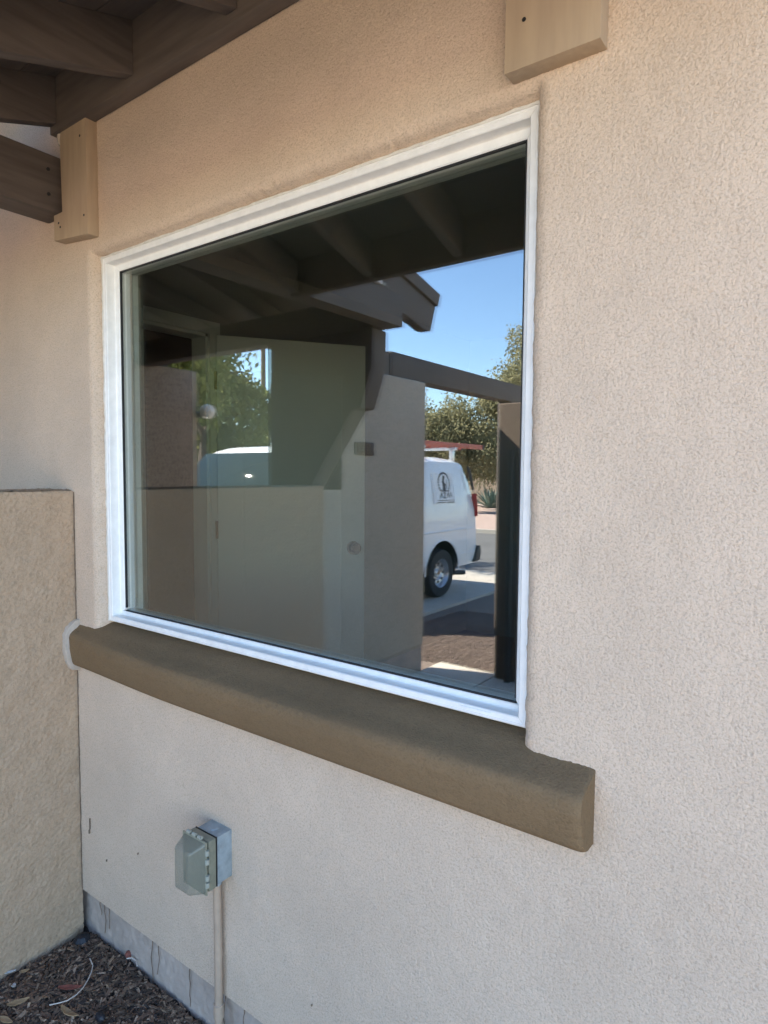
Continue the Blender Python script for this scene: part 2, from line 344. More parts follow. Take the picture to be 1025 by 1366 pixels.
# stucco sill: battered front, rounded nose, running into the corner
prof=[(.03,-.004),(YW+.01,-.022),(YW-.02,-.034),(YW-.055,-.046),(YW-.070,-.053),(YW-.077,-.064),(YW-.078,-.085),(YW-.070,-.12),(YW-.060,-.152),(YW-.050,-.163),(YW-.035,-.168),(YW+.02,-.170)]
nsx=420; sxs=np.linspace(-.30,1.683,nsx)
def resample(pr,n):
    pr=np.array(pr,float); d=np.r_[0,np.cumsum(np.hypot(*np.diff(pr,axis=0).T))]; t=np.linspace(0,d[-1],n)
    return np.stack([np.interp(t,d,pr[:,0]),np.interp(t,d,pr[:,1])],-1)
pr=resample(prof,64); sv=np.zeros((nsx,64,3))
ns=fnoise((nsx,64),.0047,.03,.3,31); ns2=fnoise((nsx,64),.0047,.007,.02,32)
for i,xx in enumerate(sxs):
    e=1.0
    endr=min((1.683-xx)/.02,1.0); e=math.sqrt(max(0,1-(1-endr)**2)) if endr<1 else 1
    q=pr.copy(); c=np.array([YW,-.11])
    yy=q[:,0]; off=np.minimum(yy-YW,0)
    tp=.5+.5*float(sm((xx+.2)/.7)); yy=np.where(yy<YW, YW+off*(.93+.07*e)*tp, yy)
    z_=-.11+(q[:,1]+.11)*(.965+.035*e)
    disp=.0004*ns[i]+.0003*ns2[i]
    sv[i,:,0]=xx; sv[i,:,1]=yy-disp; sv[i,:,2]=z_+disp*.6
# behind the wall plane, right of the window, the sill top stops at the stucco
so_=gridmesh('window_sill',sv,np.ones((nsx-1,63),bool),'sill',house); under(house,so_)
under(house,MB().prism([tuple(p) for p in sv[-1][:,1:]],'x',1.6825,1.6832).build('sill_end','sill'))
# ragged plaster patch where the sill runs into the courtyard wall
lp=[(YW+.01,-.004),(YW-.02,-.014),(YW-.040,-.030),(YW-.051,-.055),(YW-.052,-.110),(YW-.046,-.150),(YW-.03,-.182),(YW+.01,-.192)]
under(house,MB().prism(lp,'x',-.160,-.127).build('plaster_patch','plaster',bevel=.004))
# window: vinyl frame of four mitred profiles, glass, gaskets
win=empty('window',(0,0,0)); under(house,win)
def subw(o): o.parent=win; return o
fp=[(0.0,.03),(0.0,.0),(.003,-.003),(.0065,-.003),(.0075,-.0018),(.0175,-.0018),(.0195,0.0005),(.0195,.027),(.0215,.030),(.038,.0315),(.0405,.034),(.0405,.045),(.0405,.075),(0.0,.075)]
fpb=[(o_*(.0325/.0405) if o_>.03 else o_,d_) for o_,d_ in fp]
def rail(a,b,inx,inz,fp=fp):
    # a->b outer edge ends; profile offsets inward (in) and in depth y, mitred
    vs=[]; n=len(fp)
    for (px,pz),s_ in ((a,1),(b,-1)):
        for o_,d_ in fp:
            vs.append((px+(o_*inx if inx else (o_+.0004)*s_), d_, pz+(o_*inz if inz else (o_+.0004)*s_)))
    fs=[(i,(i+1)%n,n+(i+1)%n,n+i) for i in range(n)]+[tuple(range(n)),tuple(range(n,2*n))[::-1]]
    return MB().add(vs,fs)
subw(rail((0,0),(W,0),0,1,fpb).build('bottom_rail','vinyl'))
subw(rail((0,H),(W,H),0,-1).build('top_rail','vinyl'))
subw(rail((0,0),(0,H),1,0).build('side_rail','vinyl'))
subw(rail((W,0),(W,H),-1,0).build('side_rail','vinyl'))
for b in ((.0405,W-.0405,.0326,.0355),(.0405,W-.0405,H-.0440,H-.0405)):
    subw(MB().box(b[0],b[1],.0345,.0417,b[2],b[3]).build('gasket','gasket'))
for b in ((.0405,.0440),(W-.0440,W-.0405)):
    subw(MB().box(b[0],b[1],.0345,.0417,.0440,H-.0440).build('gasket','gasket'))
subw(MB().box(.0395,W-.0395,GY,GY+.016,.0315,H-.0395).build('glass_pane','glass'))
for a_,b_ in (((-.001,H+.001),(W+.001,H+.001)),((-.001,.0),(-.001,H)),((W+.001,.0),(W+.001,H))):
    n_=60; subw(MB().tube([(a_[0]+(b_[0]-a_[0])*k/n_+random.gauss(0,.0006),-.001+random.gauss(0,.0007),a_[1]+(b_[1]-a_[1])*k/n_+random.gauss(0,.0006)) for k in range(n_+1)],[.0042+random.gauss(0,.0007) for k in range(n_+1)],8).build('sealant','sealant',smooth=True))
# weep slot cover on the lower rail
subw(MB().box(1.375,1.455,-.0045,-.0019,.0085,.0155).build('weep_cover','vinyl',bevel=.001))
# inner frame and drywall return
ret=MB(); ret.box(-.02,.0,.075,.16,-.02,H+.02)
for b in ((.0,.036,0,H),(W-.036,W,0,H)): subw(MB().box(b[0],b[1],.0755,.105,b[2],b[3]).build('inner_frame','vinyl'))
for b in ((0,.028),(H-.036,H)): subw(MB().box(.0365,W-.0365,.0755,.105,b[0],b[1]).build('inner_frame','vinyl'))
# corbel blocks fixed to the wall under the eave
def nails(pts,root,y):
    for a,b in pts: under(root,MB().lathe([(0,-.001),(.004,-.001),(.004,.004)],(a,y,b),'y',8).build('nail','gasket'))
bl=[(-.168,1.288),(.045,1.268),(.045,1.665),(-.105,1.665),(-.11,1.63),(-.118,1.61),(-.112,1.372),(-.168,1.372)]
under(house,MB().prism(bl,'y',YW-.038,YW+.004).build('corbel_block','block',bevel=.003))
nails([(.01,1.58),(.025,1.33),(-.135,1.34),(-.125,1.325)],house,YW-.038)
under(house,MB().prism([(1.492,1.248),(1.669,1.246),(1.671,1.80),(1.492,1.80)],'y',YW-.038,YW+.004).build('corbel_block','block',bevel=.003))
nails([(1.53,1.33),(1.62,1.335)],house,YW-.038)
# caulk drip by the left block
under(house,MB().lathe([(0,-.03),(.012,-.028),(.017,-.01),(.014,.01),(0,.02)],(-.125,YW-.025,1.62),'z',10).build('caulk_bead','plaster',smooth=True))
# main roof: ledger, rafters, boards, fascia
SL=.33; ZR=1.665                                   # underside of the rafters at the wall
roof=empty('roof',(0,0,0)); under(house,roof)
def subr(o): o.parent=roof; return o
subr(MB().prism([(-.155,1.625),(2.3,1.625),(2.3,1.83),(-.155,1.83)],'y',YW-.05,YW-.004).build('ledger','brownx',bevel=.003))
ye=-.955
for xr in (-.13,.31,.755,1.20,1.645,2.09,2.3):
    y1=YW-.051; zz=lambda y: ZR+SL*(y-YW)
    subr(MB().prism([(y1,zz(y1)),(y1,zz(y1)+.15),(ye,zz(ye)+.15),(ye,zz(ye))],'x',xr-.021,xr+.021).build('rafter','brown',bevel=.003))
zz=lambda y: ZR+SL*(y-YW)
yb=ye; k=0
while yb<YW-.06:                                    # roof boards
    y2=min(yb+.19,YW-.002); 
    subr(MB().prism([(yb,zz(yb)+.1505),(y2-.004,zz(y2-.004)+.1505),(y2-.004,zz(y2-.004)+.168),(yb,zz(yb)+.168)],'x',-.16,2.36).build('roof_board','sheath')); yb=y2
subr(MB().prism([(ye-.042,zz(ye)-.012),(ye-.002,zz(ye)-.012),(ye-.002,zz(ye)+.165),(ye-.042,zz(ye)+.165)],'x',-.16,2.36).build('fascia','brownx',bevel=.003))
zt=lambda y: zz(y)+.17
subr(MB().prism([(ye-.06,zt(ye-.06)),(ye-.06,zt(ye-.06)+.04),(2.3,zt(2.3)+.04),(4.9,zt(2.3)-.75),(4.9,zt(2.3)-.79),(2.3,zt(2.3))],'x',-.16,2.38).build('roof_deck','shingle'))
subr(MB().prism([(.125,zt(.1)),(.125,zt(.1)+.04),(2.3,zt(2.3)+.04),(4.9,zt(2.3)-.75),(4.9,zt(2.3)-.79),(2.3,zt(2.3))],'x',2.38,6.1).build('roof_deck','shingle'))
subr(MB().prism([(.125,zt(.1)),(.125,zt(.1)+.04),(2.3,zt(2.3)+.04),(4.9,zt(2.3)-.75),(4.9,zt(2.3)-.79),(2.3,zt(2.3))],'x',-3.1,-.16).build('roof_deck','shingle'))
# room behind the glass
room=empty('room',(0,0,0)); under(house,room)
def subm(o): o.parent=room; return o
IZ=-.83; CZ=1.62
subm(MB().box(-2.0,4.0,.1,3.7,IZ-.1,IZ).build('floor','carpet'))
subm(MB().box(-2.0,4.0,.1,3.7,CZ,CZ+.06).build('ceiling','inner'))
subm(MB().box(-2.0,4.0,3.6,3.7,IZ,CZ).build('back_partition','inner'))
subm(MB().box(3.9,4.0,.16,3.6,IZ,CZ).build('side_partition','inner'))
a=MB(); a.box(-.72,-.60,.90,3.6,IZ,CZ); a.box(-.72,-.60,.161,.90,1.205,CZ); subm(a.build('side_partition','inner'))
b=MB(); b.box(-.9,-.02,.1005,.16,IZ,CZ); b.box(W+.02,4.0,.1005,.16,IZ,CZ); b.box(-.02,W+.02,.1005,.16,IZ,-.021); b.box(-.02,W+.02,.1005,.16,H+.021,CZ); subm(b.build('window_wall_lining','inner'))
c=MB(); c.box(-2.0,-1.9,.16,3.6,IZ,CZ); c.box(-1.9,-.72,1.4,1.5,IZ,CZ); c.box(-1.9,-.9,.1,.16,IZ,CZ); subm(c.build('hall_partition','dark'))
cs=MB(); cs.box(-.6,-.585,.90,.965,IZ,1.265); subm(cs.build('door_casing','door'))
subm(MB().box(-.6,-.585,.165,.90,1.205,1.265).build('door_casing','door'))
subm(MB().box(-.71,-.6,.885,.8995,IZ,1.19).build('door_jamb','door'))
subm(MB().box(-.71,-.6,.165,.885,1.19,1.2045).build('door_jamb','door'))
# open interior door
ang=math.atan2(.643,.437)
dr=tag(empty('interior_door',(-.575,.93,IZ),ang),'white interior door standing open behind the window glass','door')
MB().box(0,.78,-.035,0,.012,2.025).build('slab','door',dr,bevel=.002)
for a_,b_,c_,d_ in ((.12,.135,.15,1.87),(.645,.66,.15,1.87),(.135,.645,1.855,1.87),(.135,.645,.15,.165)):
    MB().box(a_,b_,-.0385,-.0352,c_,d_).build('moulding','door',dr,bevel=.001)
kn=MB().lathe([(0,-.064),(.017,-.064),(.029,-.055),(.033,-.044),(.029,-.033),(.015,-.026),(.013,-.010),(.033,-.008),(.037,-.003),(.037,0)],(.715,-.035,.935),'y',24).build('knob','chrome',dr,smooth=True)
MB().lathe([(0,-.003),(.006,-.003),(.006,0)],(.715,-.0972,.935),'y',10).build('lock_button','chrome',kn)
for hz in (.25,1.05,1.80): MB().tube([(-.006,-.036,hz-.045),(-.006,-.036,hz+.045)],.007,8).build('hinge','brass',dr)

# ------------------------------------------------------------------ low courtyard wall left of the window
cw=tag(empty('courtyard_wall',(-.3,-.65,GZ)),'rough tan stucco courtyard wall butting against the house at the brown sill','wall')
st3=.0055; wy=np.arange(my(1.26),YW+.002,st3); wz=np.arange(-1.30,.447,st3); WY,WZ=np.meshgrid(wy,wz)
m1=fnoise(WY.shape,st3,.008,.024,41); m2=fnoise(WY.shape,st3,.06,.5,42); m3=fnoise(WY.shape,st3,.006,.015,43)
edge=np.clip((WZ-.425)/.022,0,1); e2=.012*(1-np.sqrt(1-edge**2))
WX=-.150+.0011*np.clip(m1,-1.2,2.5)+.0010*m2+.0007*m3-e2
under(cw,gridmesh('face',np.stack([WX,WY,WZ],-1),np.ones((len(wz)-1,len(wy)-1),bool),'stucco_low',cw))
tx=np.arange(-.345,-.1605,st3); TX,TY=np.meshgrid(tx,wy); t1=fnoise(TX.shape,st3,.01,.05,44)
tz=.4465+.0012*t1-np.where(TX>-.175,(TX+.175)*.15,0)
under(cw,gridmesh('cap',np.stack([TX,TY,tz],-1),np.ones((len(wy)-1,len(tx)-1),bool),'stucco_low',cw))
under(cw,MB().box(-.35,-.1635,my(1.258),YW-.004,-1.45,.440).build('core','stucco_low'))
under(cw,MB().box(-.355,-.152,my(1.264),my(1.2585),-1.45,.441).build('end_face','stucco_low'))
# shrinkage crack where the two walls meet
zc=.44; Lc=[];Rc=[]
while zc>-1.0:
    xm=-.1462+random.uniform(-.0012,.0012); hw=random.choice((.0002,.0004,.0006,.0009))
    Lc.append((xm-hw,zc)); Rc.append((xm+hw,zc)); zc-=random.uniform(.008,.022)
cv=[(x,YW-.0048,z) for x,z in Lc]+[(x,YW-.0048,z) for x,z in Rc]+[(x,YW-.001,z) for x,z in Lc]+[(x,YW-.001,z) for x,z in Rc]; nc=len(Lc)
cf=[]
for k in range(nc-1): cf+=[(k,k+1,nc+k+1,nc+k),(k,2*nc+k,2*nc+k+1,k+1),(nc+k,nc+k+1,3*nc+k+1,3*nc+k)]
under(cw,MB().add(cv,cf).build('crack','crack'))

# ------------------------------------------------------------------ entry porch seen in the glass
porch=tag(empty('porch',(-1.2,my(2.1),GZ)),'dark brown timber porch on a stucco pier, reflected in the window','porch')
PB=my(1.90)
under(porch,MB().box(-2.92,-.272,PB-.06,PB+.06,1.375,1.56).build('front_beam','brownx',bevel=.005))
under(porch,MB().box(-.27,-.15,PB-.062,YW-.003,1.377,1.562).build('side_beam','brown',bevel=.005))
for yy,zz_ in ((-.10,1.51),(-.10,1.43)): under(porch,MB().lathe([(0,.003),(.006,.003),(.006,-.002)],(-.15,yy,zz_),'x',8).build('bolt','gasket'))
PS=.25
pz=lambda ym: 1.478+PS*(1.92-ym)
for xr in (-.19,-.75,-1.29,-1.83,-2.37,-2.80):
    ya,yb=.12,2.30
    if xr==-.19:
        under(porch,MB().prism([(my(.95),pz(.95)),(my(.95),pz(.95)+.20),(my(yb+.035),pz(yb+.035)+.20),(my(yb-.02),pz(yb)+.03),(my(yb-.09),pz(yb-.09))],'x',xr-.035,xr+.035).build('rafter','brown',bevel=.004))
        under(porch,MB().prism([(my(.95),pz(.95)+.201),(my(.95),pz(.95)+.285),(my(yb+.06),pz(yb+.06)+.285),(my(yb+.035),pz(yb+.035)+.201)],'x',xr-.02,xr+.055).build('barge_board','brown',bevel=.004))
    else:
        under(porch,MB().prism([(my(ya),pz(ya)+.085),(my(ya),pz(ya)+.20),(my(yb),pz(yb)+.20),(my(yb),pz(yb)+.085)],'x',xr-.025,xr+.025).build('rafter','brown'))
under(porch,MB().prism([(my(.06),pz(.06)+.202),(my(.06),pz(.06)+.22),(my(2.34),pz(2.34)+.22),(my(2.34),pz(2.34)+.202)],'x',-2.95,-.212).build('roof_deck','sheath'))
under(porch,MB().box(-.156,-.13,my(1.74),my(1.69),1.57,1.66).build('downlight','lampglass',bevel=.006))
def sc(x,z): return (2.0425-(2.0425-x)*.939, .5137+(z-.5137)*.939)
pier=[sc(-1.385,.36),sc(-.978,.36),sc(-.978,.40),sc(-.60,.925),sc(-.53,.93),sc(-.44,1.19),sc(-.44,1.40),sc(-1.385,1.40)]
pier=[(a_,1.3745 if b_>1.3 else b_) for a_,b_ in pier]
under(porch,MB().prism(pier,'y',PB-.09,PB+.055).build('knee_bracket','brownx',bevel=.012))
px_=sc(-1.385,0)[0]
under(porch,MB().box(px_,-.885,PB-.10,PB+.06,-1.45,pier[0][1]-.001).build('pier','stucco_far',bevel=.012))
under(porch,MB().prism([(my(.06),1.401),(my(2.15),1.401),(my(2.15),pz(2.15)+.2),(my(.06),pz(.06)+.2)],'x',-2.84,-2.72).build('gable_panel','brown'))
wing=tag(MB().box(-2.85,-2.69,my(2.42),YW-.003,-1.45,1.399).build('wing_wall','stucco_far',bevel=.008),'dark stucco wing wall beside the driveway, reflected in the glass','wall')
lamp=tag(empty('wall_light',(-2.67,my(2.44),1.0)),'small round white porch light on the wing wall corner','light')
under(lamp,MB().lathe([(0,-.02),(.03,-.02),(.03,.03),(0,.03)],(-2.70,my(2.44),1.02),'y',12).build('bracket','blackp'))
under(lamp,MB().lathe([(.001,-.07),(.045,-.05),(.062,-.03),(.066,0),(.058,.03),(.001,.05)],(-2.63,my(2.49),1.05),'x',20).build('globe','lampglass',smooth=True))

# ------------------------------------------------------------------ gate wall with its opening
GX=-.87
gw=tag(empty('gate_wall',(GX,my(3),GZ)),'stucco garden wall with a timber beam over its gate opening, reflected in the glass','wall')
under(gw,MB().box(GX-.2,GX,my(3.345),my(2.26),-.955,1.272).build('wall','stucco_gate',bevel=.02,seg=3))
under(gw,MB().box(GX-.014,GX+.001,my(2.262),my(1.70),-.955,.395).build('return','stucco_gate'))
under(gw,MB().box(GX-.18,GX-.012,my(3.335),my(2.26),-1.4,-.956).build('foundation','found'))
under(gw,MB().box(GX-.17,GX-.02,my(5.30),my(2.865),1.2745,1.46).build('header_beam','brown',bevel=.006))
under(gw,MB().box(GX-.16,GX-.028,my(2.864),my(2.262),1.2745,1.45).build('header_beam','brown',bevel=.006))
under(gw,MB().box(GX-.17,GX-.02,my(5.20),my(5.02),-1.5,1.274).build('post','brown',bevel=.006))
pq=tag(empty('house_number_plaque',(GX,my(2.52),.69)),'small dark scalloped plaque of cast numerals on the gate wall','plaque')
plq=[(2.40,.735),(2.61,.738),(2.622,.72),(2.613,.69),(2.622,.66),(2.61,.642),(2.40,.645)]
under(pq,MB().prism([(my(a_),b_) for a_,b_ in plq],'x',GX+.001,GX+.014).build('plate','plaque',bevel=.002))
for i in range(3):
    for zc in (.712,.668):
        under(pq,MB().lathe([(.012,.0),(.012,.004),(.020,.004),(.020,0)],(GX+.0142,my(2.44+i*.055),zc),'x',12).build('scroll','brass'))
gp=tag(empty('gate_pier',(-.09,my(3.65),GZ)),'dark brown stucco pier with a conduit at the gate opening, reflected in the glass','pier')
under(gp,MB().box(-.265,.16,my(3.80),my(3.48),-1.3,1.075).build('shaft','stucco_brown',bevel=.015,seg=3))
under(gp,MB().tube([(-.135,my(3.45),-1.3),(-.135,my(3.45),.70)],.028,10).build('conduit','blackp'))
under(gp,MB().box(-.05,.05,my(3.478),my(3.42),.78,.98).build('junction_box','galv',bevel=.004))

# ------------------------------------------------------------------ weatherproof outlet and conduit on the wall
ob=tag(empty('outlet_box',(.60,YW,-.62)),'grey weatherproof outlet box with a clear bubble cover below the window','outlet')
bx0,bx1,bz0,bz1=.585,.672,-.628,-.492
def O(o): return under(ob,o)
O(MB().box(bx0,bx1,YW-.052,YW+.003,bz0,bz1).build('box','galv',bevel=.003))
O(MB().lathe([(0,.0015),(.011,.0015),(.0125,.0)],(.628,YW-.026,bz1),'z',16).build('knockout_plug','galv'))
O(MB().box(bx0-.002,bx1+.002,YW-.0555,YW-.0525,bz0-.002,bz1+.002).build('gasket','gasket'))
O(MB().box(bx0-.004,bx1+.002,YW-.082,YW-.056,bz0-.004,bz1+.002).build('cover_base','olive',bevel=.004))
O(MB().box(bx0+.004,bx1-.008,YW-.088,YW-.0825,bz0+.012,bz1-.012).build('receptacle','blackp',bevel=.002))
def frust(xa,xb,za,zb,ya,ins,yb): 
    return MB().add([(xa,ya,za),(xb,ya,za),(xb,ya,zb),(xa,ya,zb),(xa+ins,yb,za+ins*.8),(xb-ins,yb,za+ins*.8),(xb-ins,yb,zb-ins),(xa+ins,yb,zb-ins)],[(0,1,5,4),(1,2,6,5),(2,3,7,6),(3,0,4,7),(4,5,6,7)])
O(MB().box(bx0-.010,bx1+.006,YW-.0935,YW-.0885,bz0-.008,bz1+.006).build('cover_lip','olive',bevel=.003))
lid=O(frust(bx0-.004,bx1+.002,bz0-.004,bz1+.002,YW-.094,.014,YW-.136).build('cover_bubble','clear',bevel=.009,seg=4))
O(MB().box(.612,.650,YW-.0915,YW-.0885,-.600,-.568).build('socket','galv',bevel=.004)); O(MB().box(.612,.650,YW-.0915,YW-.0885,-.548,-.516).build('socket','galv',bevel=.004))
for hz in (-.515,-.540,-.585,-.605): O(MB().tube([(bx1+.006,YW-.090,hz-.007),(bx1+.006,YW-.090,hz+.007)],.006,8).build('hinge','rib'))
for hx in (.598,.622,.646): O(MB().tube([(hx-.007,YW-.088,bz1+.008),(hx+.007,YW-.088,bz1+.008)],.0055,8).build('latch','rib'))
cd=tag(empty('conduit',(.63,YW-.022,GZ)),'tan painted conduit rising from the mulch to the outlet box','conduit')
under(cd,MB().tube([(.634,YW-.020,-1.32),(.6335,YW-.020,-1.08),(.635,YW-.021,-.85),(.634,YW-.022,-.70),(.634,YW-.024,bz0-.001)],.0115,18).build('pipe','pipe',smooth=True))
under(cd,MB().lathe([(.0116,-.022),(.0150,-.020),(.0150,.020),(.0116,.022)],(.6336,YW-.020,-1.035),'z',18).build('coupling','pipe',smooth=True))
under(cd,MB().lathe([(.0116,-.012),(.0145,-.012),(.0145,.010),(.0116,.012)],(.634,YW-.024,bz0-.014),'z',18).build('fitting','galv',smooth=True))

# ------------------------------------------------------------------ mulch corner
mx0=np.arange(-.22,1.6,.012); myy=np.arange(-1.5,0.0,.012); MX,MY=np.meshgrid(mx0,myy)
q1=fnoise(MX.shape,.012,.03,.2,51); q2=fnoise(MX.shape,.012,.013,.05,52)
hump=lambda x,y: -1.166+.004*np.cos(x*5)
MZ=hump(MX,MY)+.006*q1+.003*q2-.010
kind(gridmesh('mulch_bed',np.stack([MX,MY,MZ],-1),np.ones((len(myy)-1,len(mx0)-1),bool),'mulch_bed',None),'structure')
chipmats=[mat('mulch_%d'%i,c,.95,var=.35,vscale=60) for i,c in enumerate([(.10,.064,.042),(.165,.10,.065),(.25,.16,.10),(.38,.26,.175),(.05,.035,.028)])]
def chips(name,n,reg,lmin,lmax):
    v=[];f=[];mi=[]
    for i in range(n):
        x=random.uniform(reg[0],reg[1]); y=random.uniform(reg[2],reg[3])
        l=random.uniform(lmin,lmax)*(1 if random.random()<.85 else 1.5); wd=l*random.uniform(.14,.35); th=random.uniform(.002,.005)
        rz=random.uniform(0,6.28); tl=random.gauss(0,.3); z=float(hump(x,y))+random.uniform(-.006,.010)
        ca,sa=math.cos(rz),math.sin(rz); ct,s_t=math.cos(tl),math.sin(tl); k=len(v)
        tw=random.uniform(.4,1); sk=random.uniform(-.3,.3)*wd
        ok=True; vv=[]
        for a,b,c in ((-.5,-.5*tw,-1),(.5,-.5,-1),(.5,.5*tw,-1),(-.5,.5,-1),(-.5,-.4*tw,1),(.45,-.5,1),(.5,.4*tw,1),(-.4,.5,1)):
            lx=a*l; ly=b*wd+sk*a; lz=c*th/2; px=lx*ct-lz*s_t; pz=lx*s_t+lz*ct
            p=(x+px*ca-ly*sa, y+px*sa+ly*ca, z+pz); vv.append(p)
            if p[0]<-.138 or p[1]>-.022: ok=False
        if not ok: continue
        v+=vv; f+=[tuple(k+j for j in q) for q in ((0,3,2,1),(4,5,6,7),(0,1,5,4),(1,2,6,5),(2,3,7,6),(3,0,4,7))]
        c=random.choices(range(5),[.3,.3,.2,.09,.11])[0]; mi+=[c]*6
    me=bpy.data.meshes.new(name); me.from_pydata(v,[],f)
    for m_ in chipmats: me.materials.append(m_)
    me.polygons.foreach_set('material_index',mi); o=bpy.data.objects.new(name,me); COL.objects.link(o); return o
ch=chips('wood_mulch',15000,(-.2,.75,-.62,-.015),.010,.034); kind(ch,'stuff'); ch['label']='brown shredded wood mulch in the corner of the two walls'; ch['category']='mulch'
def leaf(name,loc,l,wd,rz,tilt,curl,m,label,cat='leaf',group=None):
    n=10; vs=[];fs=[]
    for i in range(n+1):
        t_=i/n; hw=wd*math.sin(math.pi*min(1,t_*.96+.03))**.8*(.9 if t_<.5 else .75)+.0008; x=l*(t_-.5); z=curl*(t_-.5)**2*4
        for s_,c_ in ((-1,.12),(0,0),(1,.12)): vs.append((x,s_*hw,z+hw*c_*2+.0012)); 
        for s_,c_ in ((1,.12),(0,0),(-1,.12)): vs.append((x,s_*hw,z+hw*c_*2-.0006))
    for i in range(n):
        a=i*6;b=a+6
        for k in range(6): fs.append((a+k,a+(k+1)%6,b+(k+1)%6,b+k))
    fs+= [tuple(range(6)),tuple(range(n*6,n*6+6))[::-1]]
    o=MB().add(vs,fs).build(name,m,smooth=True); o.location=loc; o.rotation_euler=(tilt[0],tilt[1],rz); tag(o,label,cat,group); return o
def gpt(px,py,z):
    d=fw+cr*((px-512.5)/F_PX)-cu*((py-683)/F_PX); t_=(z-CAM.z)/d.z; return CAM+d*t_
LZ=-1.148
def at(px,py,dz=0): p=gpt(px,py,LZ+dz); return (p.x,p.y,p.z)
leaf('dry_leaf',at(24,1338),.062,.011,1.25,(.15,.1),.006,'leafdry','tan dry leaf lying by the base of the courtyard wall')
leaf('dry_leaf',at(92,1353),.075,.013,.2,(-.3,.05),.010,'leafdry','curled pale dry leaf beside the black seed pod')
leaf('dry_leaf',at(33,1296),.030,.006,.9,(.1,-.1),.003,'leafdry','small tan dry leaf beside the white paper scrap')
leaf('dry_leaf',at(94,1318),.075,.010,.75,(.1,.05),.004,'redbit','reddish brown strip of bark under the pale cord','bark')
leaf('dry_leaf',at(8,1362),.05,.010,.3,(0,.05),.004,'leafdry','broad dry leaf lying farther along the courtyard wall')
leaf('paper_scrap',at(13,1297),.035,.004,1.05,(0,0),.001,'paperbit','thin white paper scrap by the courtyard wall','litter')
leaf('paper_scrap',at(18,1316),.022,.007,2.4,(.3,.2),.004,'paperbit','crumpled white scrap on the mulch above the tan leaf','litter')
pc=[gpt(px,py,LZ+.012) for px,py in ((120,1279),(124,1288),(122,1297),(117,1308),(110,1319),(101,1328),(90,1335),(80,1338),(66,1341))]
tag(MB().tube(pc,.0018,6).build('cord','string',smooth=True),'pale thin cord curving across the mulch','cord')
pc=[gpt(px,py,LZ+.012) for px,py in ((169,1279),(176,1278),(182,1282),(183,1289))]
tag(MB().tube(pc,.0022,6).build('root_curl','string',smooth=True),'short white curl beside the foundation under the red bark bit','root')
tag(MB().lathe([(.001,-.012),(.010,-.008),(.014,0),(.010,.008),(.001,.012)],tuple(at(172,1273,.008)),'z',9).build('bark_bit','redbit'),'round reddish bark bit against the grey foundation','bark')
tag(MB().lathe([(.001,-.02),(.010,-.014),(.014,0),(.011,.012),(.001,.02)],tuple(at(134,1357,.006)),'x',10).build('seed_pod','pod',smooth=True),'glossy black seed pod lying on the mulch','seed pod')
tag(MB().lathe([(.001,-.02),(.022,-.014),(.028,0),(.018,.014),(.001,.02)],(-.10,-.07,-1.150),'z',9).build('dark_clod','pod'),'black clod of debris in the corner of the walls','clod')

# ------------------------------------------------------------------ white work van on the driveway (seen in the glass)
VX=-3.01                         # near side; rear points to the street
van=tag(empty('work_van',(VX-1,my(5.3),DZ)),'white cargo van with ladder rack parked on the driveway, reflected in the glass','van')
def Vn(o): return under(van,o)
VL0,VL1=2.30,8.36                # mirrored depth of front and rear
def vsec(ym):
    # half section heights: returns roof z above driveway and tumblehome for station ym
    return None
# body as lofted sections along its length (ym), each a ring of points (u=side offset 0 near..2.0 far, h)
def ring(ym):
    top=2.16+.08*min(1,max(0,(6.0-ym)/1.6)); bot=.42; ins=0.0; shoulder=1.30
    if ym<3.50: top=1.12+.12*(ym-2.75)/.75; shoulder=.92; ins=.05
    elif ym<4.25: t_=(ym-3.50)/.75; top=1.24+(2.19-1.24)*(1-(1-t_)**1.3); shoulder=1.0+.2*t_; ins=.03*(1-t_)
    elif ym<4.6: top=2.19+.05*(ym-4.25)/.35
    if ym>7.75:
        t_=(ym-7.75)/(8.30-7.75); top=2.16-.16*max(0,t_)**2.2; ins=.03*max(0,t_)**2
    roofin=.24 if top>1.9 else .06+.18*max(0,(top-1.2)/.7)
    pts=[(0+ins+.03,bot),(ins,bot+.12),(ins-.005,.80),(ins,.95),(ins+.012,1.10),(ins+.02,shoulder if shoulder<top-.1 else top-.12),
         (ins+.05+ (roofin-.1)*.35,top-.22 if top>1.5 else top-.08),(ins+roofin*.62,top-.07),(ins+roofin*1.25,top-.015),(ins+roofin*2.2,top+.02)]
    far=[(2.0-u,h) for u,h in pts][::-1]
    return pts+far
stn=[2.75,2.83,2.95,3.2,3.45,3.51,3.65,3.8,3.95,4.1,4.26,4.45,4.7,5.2,5.6,6.2,6.8,7.3,7.7,7.9,8.05,8.15,8.23,8.29,8.33]
vs=[];fs=[]
nr=len(ring(5))
for i,ym in enumerate(stn):
    nose=.0
    for u,h in ring(ym):
        yy=ym
        if i==len(stn)-1: pass
        if ym>8.0: yy=ym-.28*max(0,(h-1.05)/1.05)**2.2*((ym-8.0)/.33)
        uu=u
        if ym<2.95: uu=u+ (1-u)*.10*(2.95-ym)/.2
        vs.append((VX-uu, my(yy), DZ+h))
for i in range(len(stn)-1):
    for k in range(nr-1): fs.append((i*nr+k,i*nr+k+1,(i+1)*nr+k+1,(i+1)*nr+k))
    fs.append((i*nr+nr-1,i*nr,(i+1)*nr,(i+1)*nr+nr-1))
fs+=[tuple(range(nr)),tuple(range((len(stn)-1)*nr,len(stn)*nr))]
body=Vn(MB().add(vs,fs).build('body','white_paint',smooth=True))
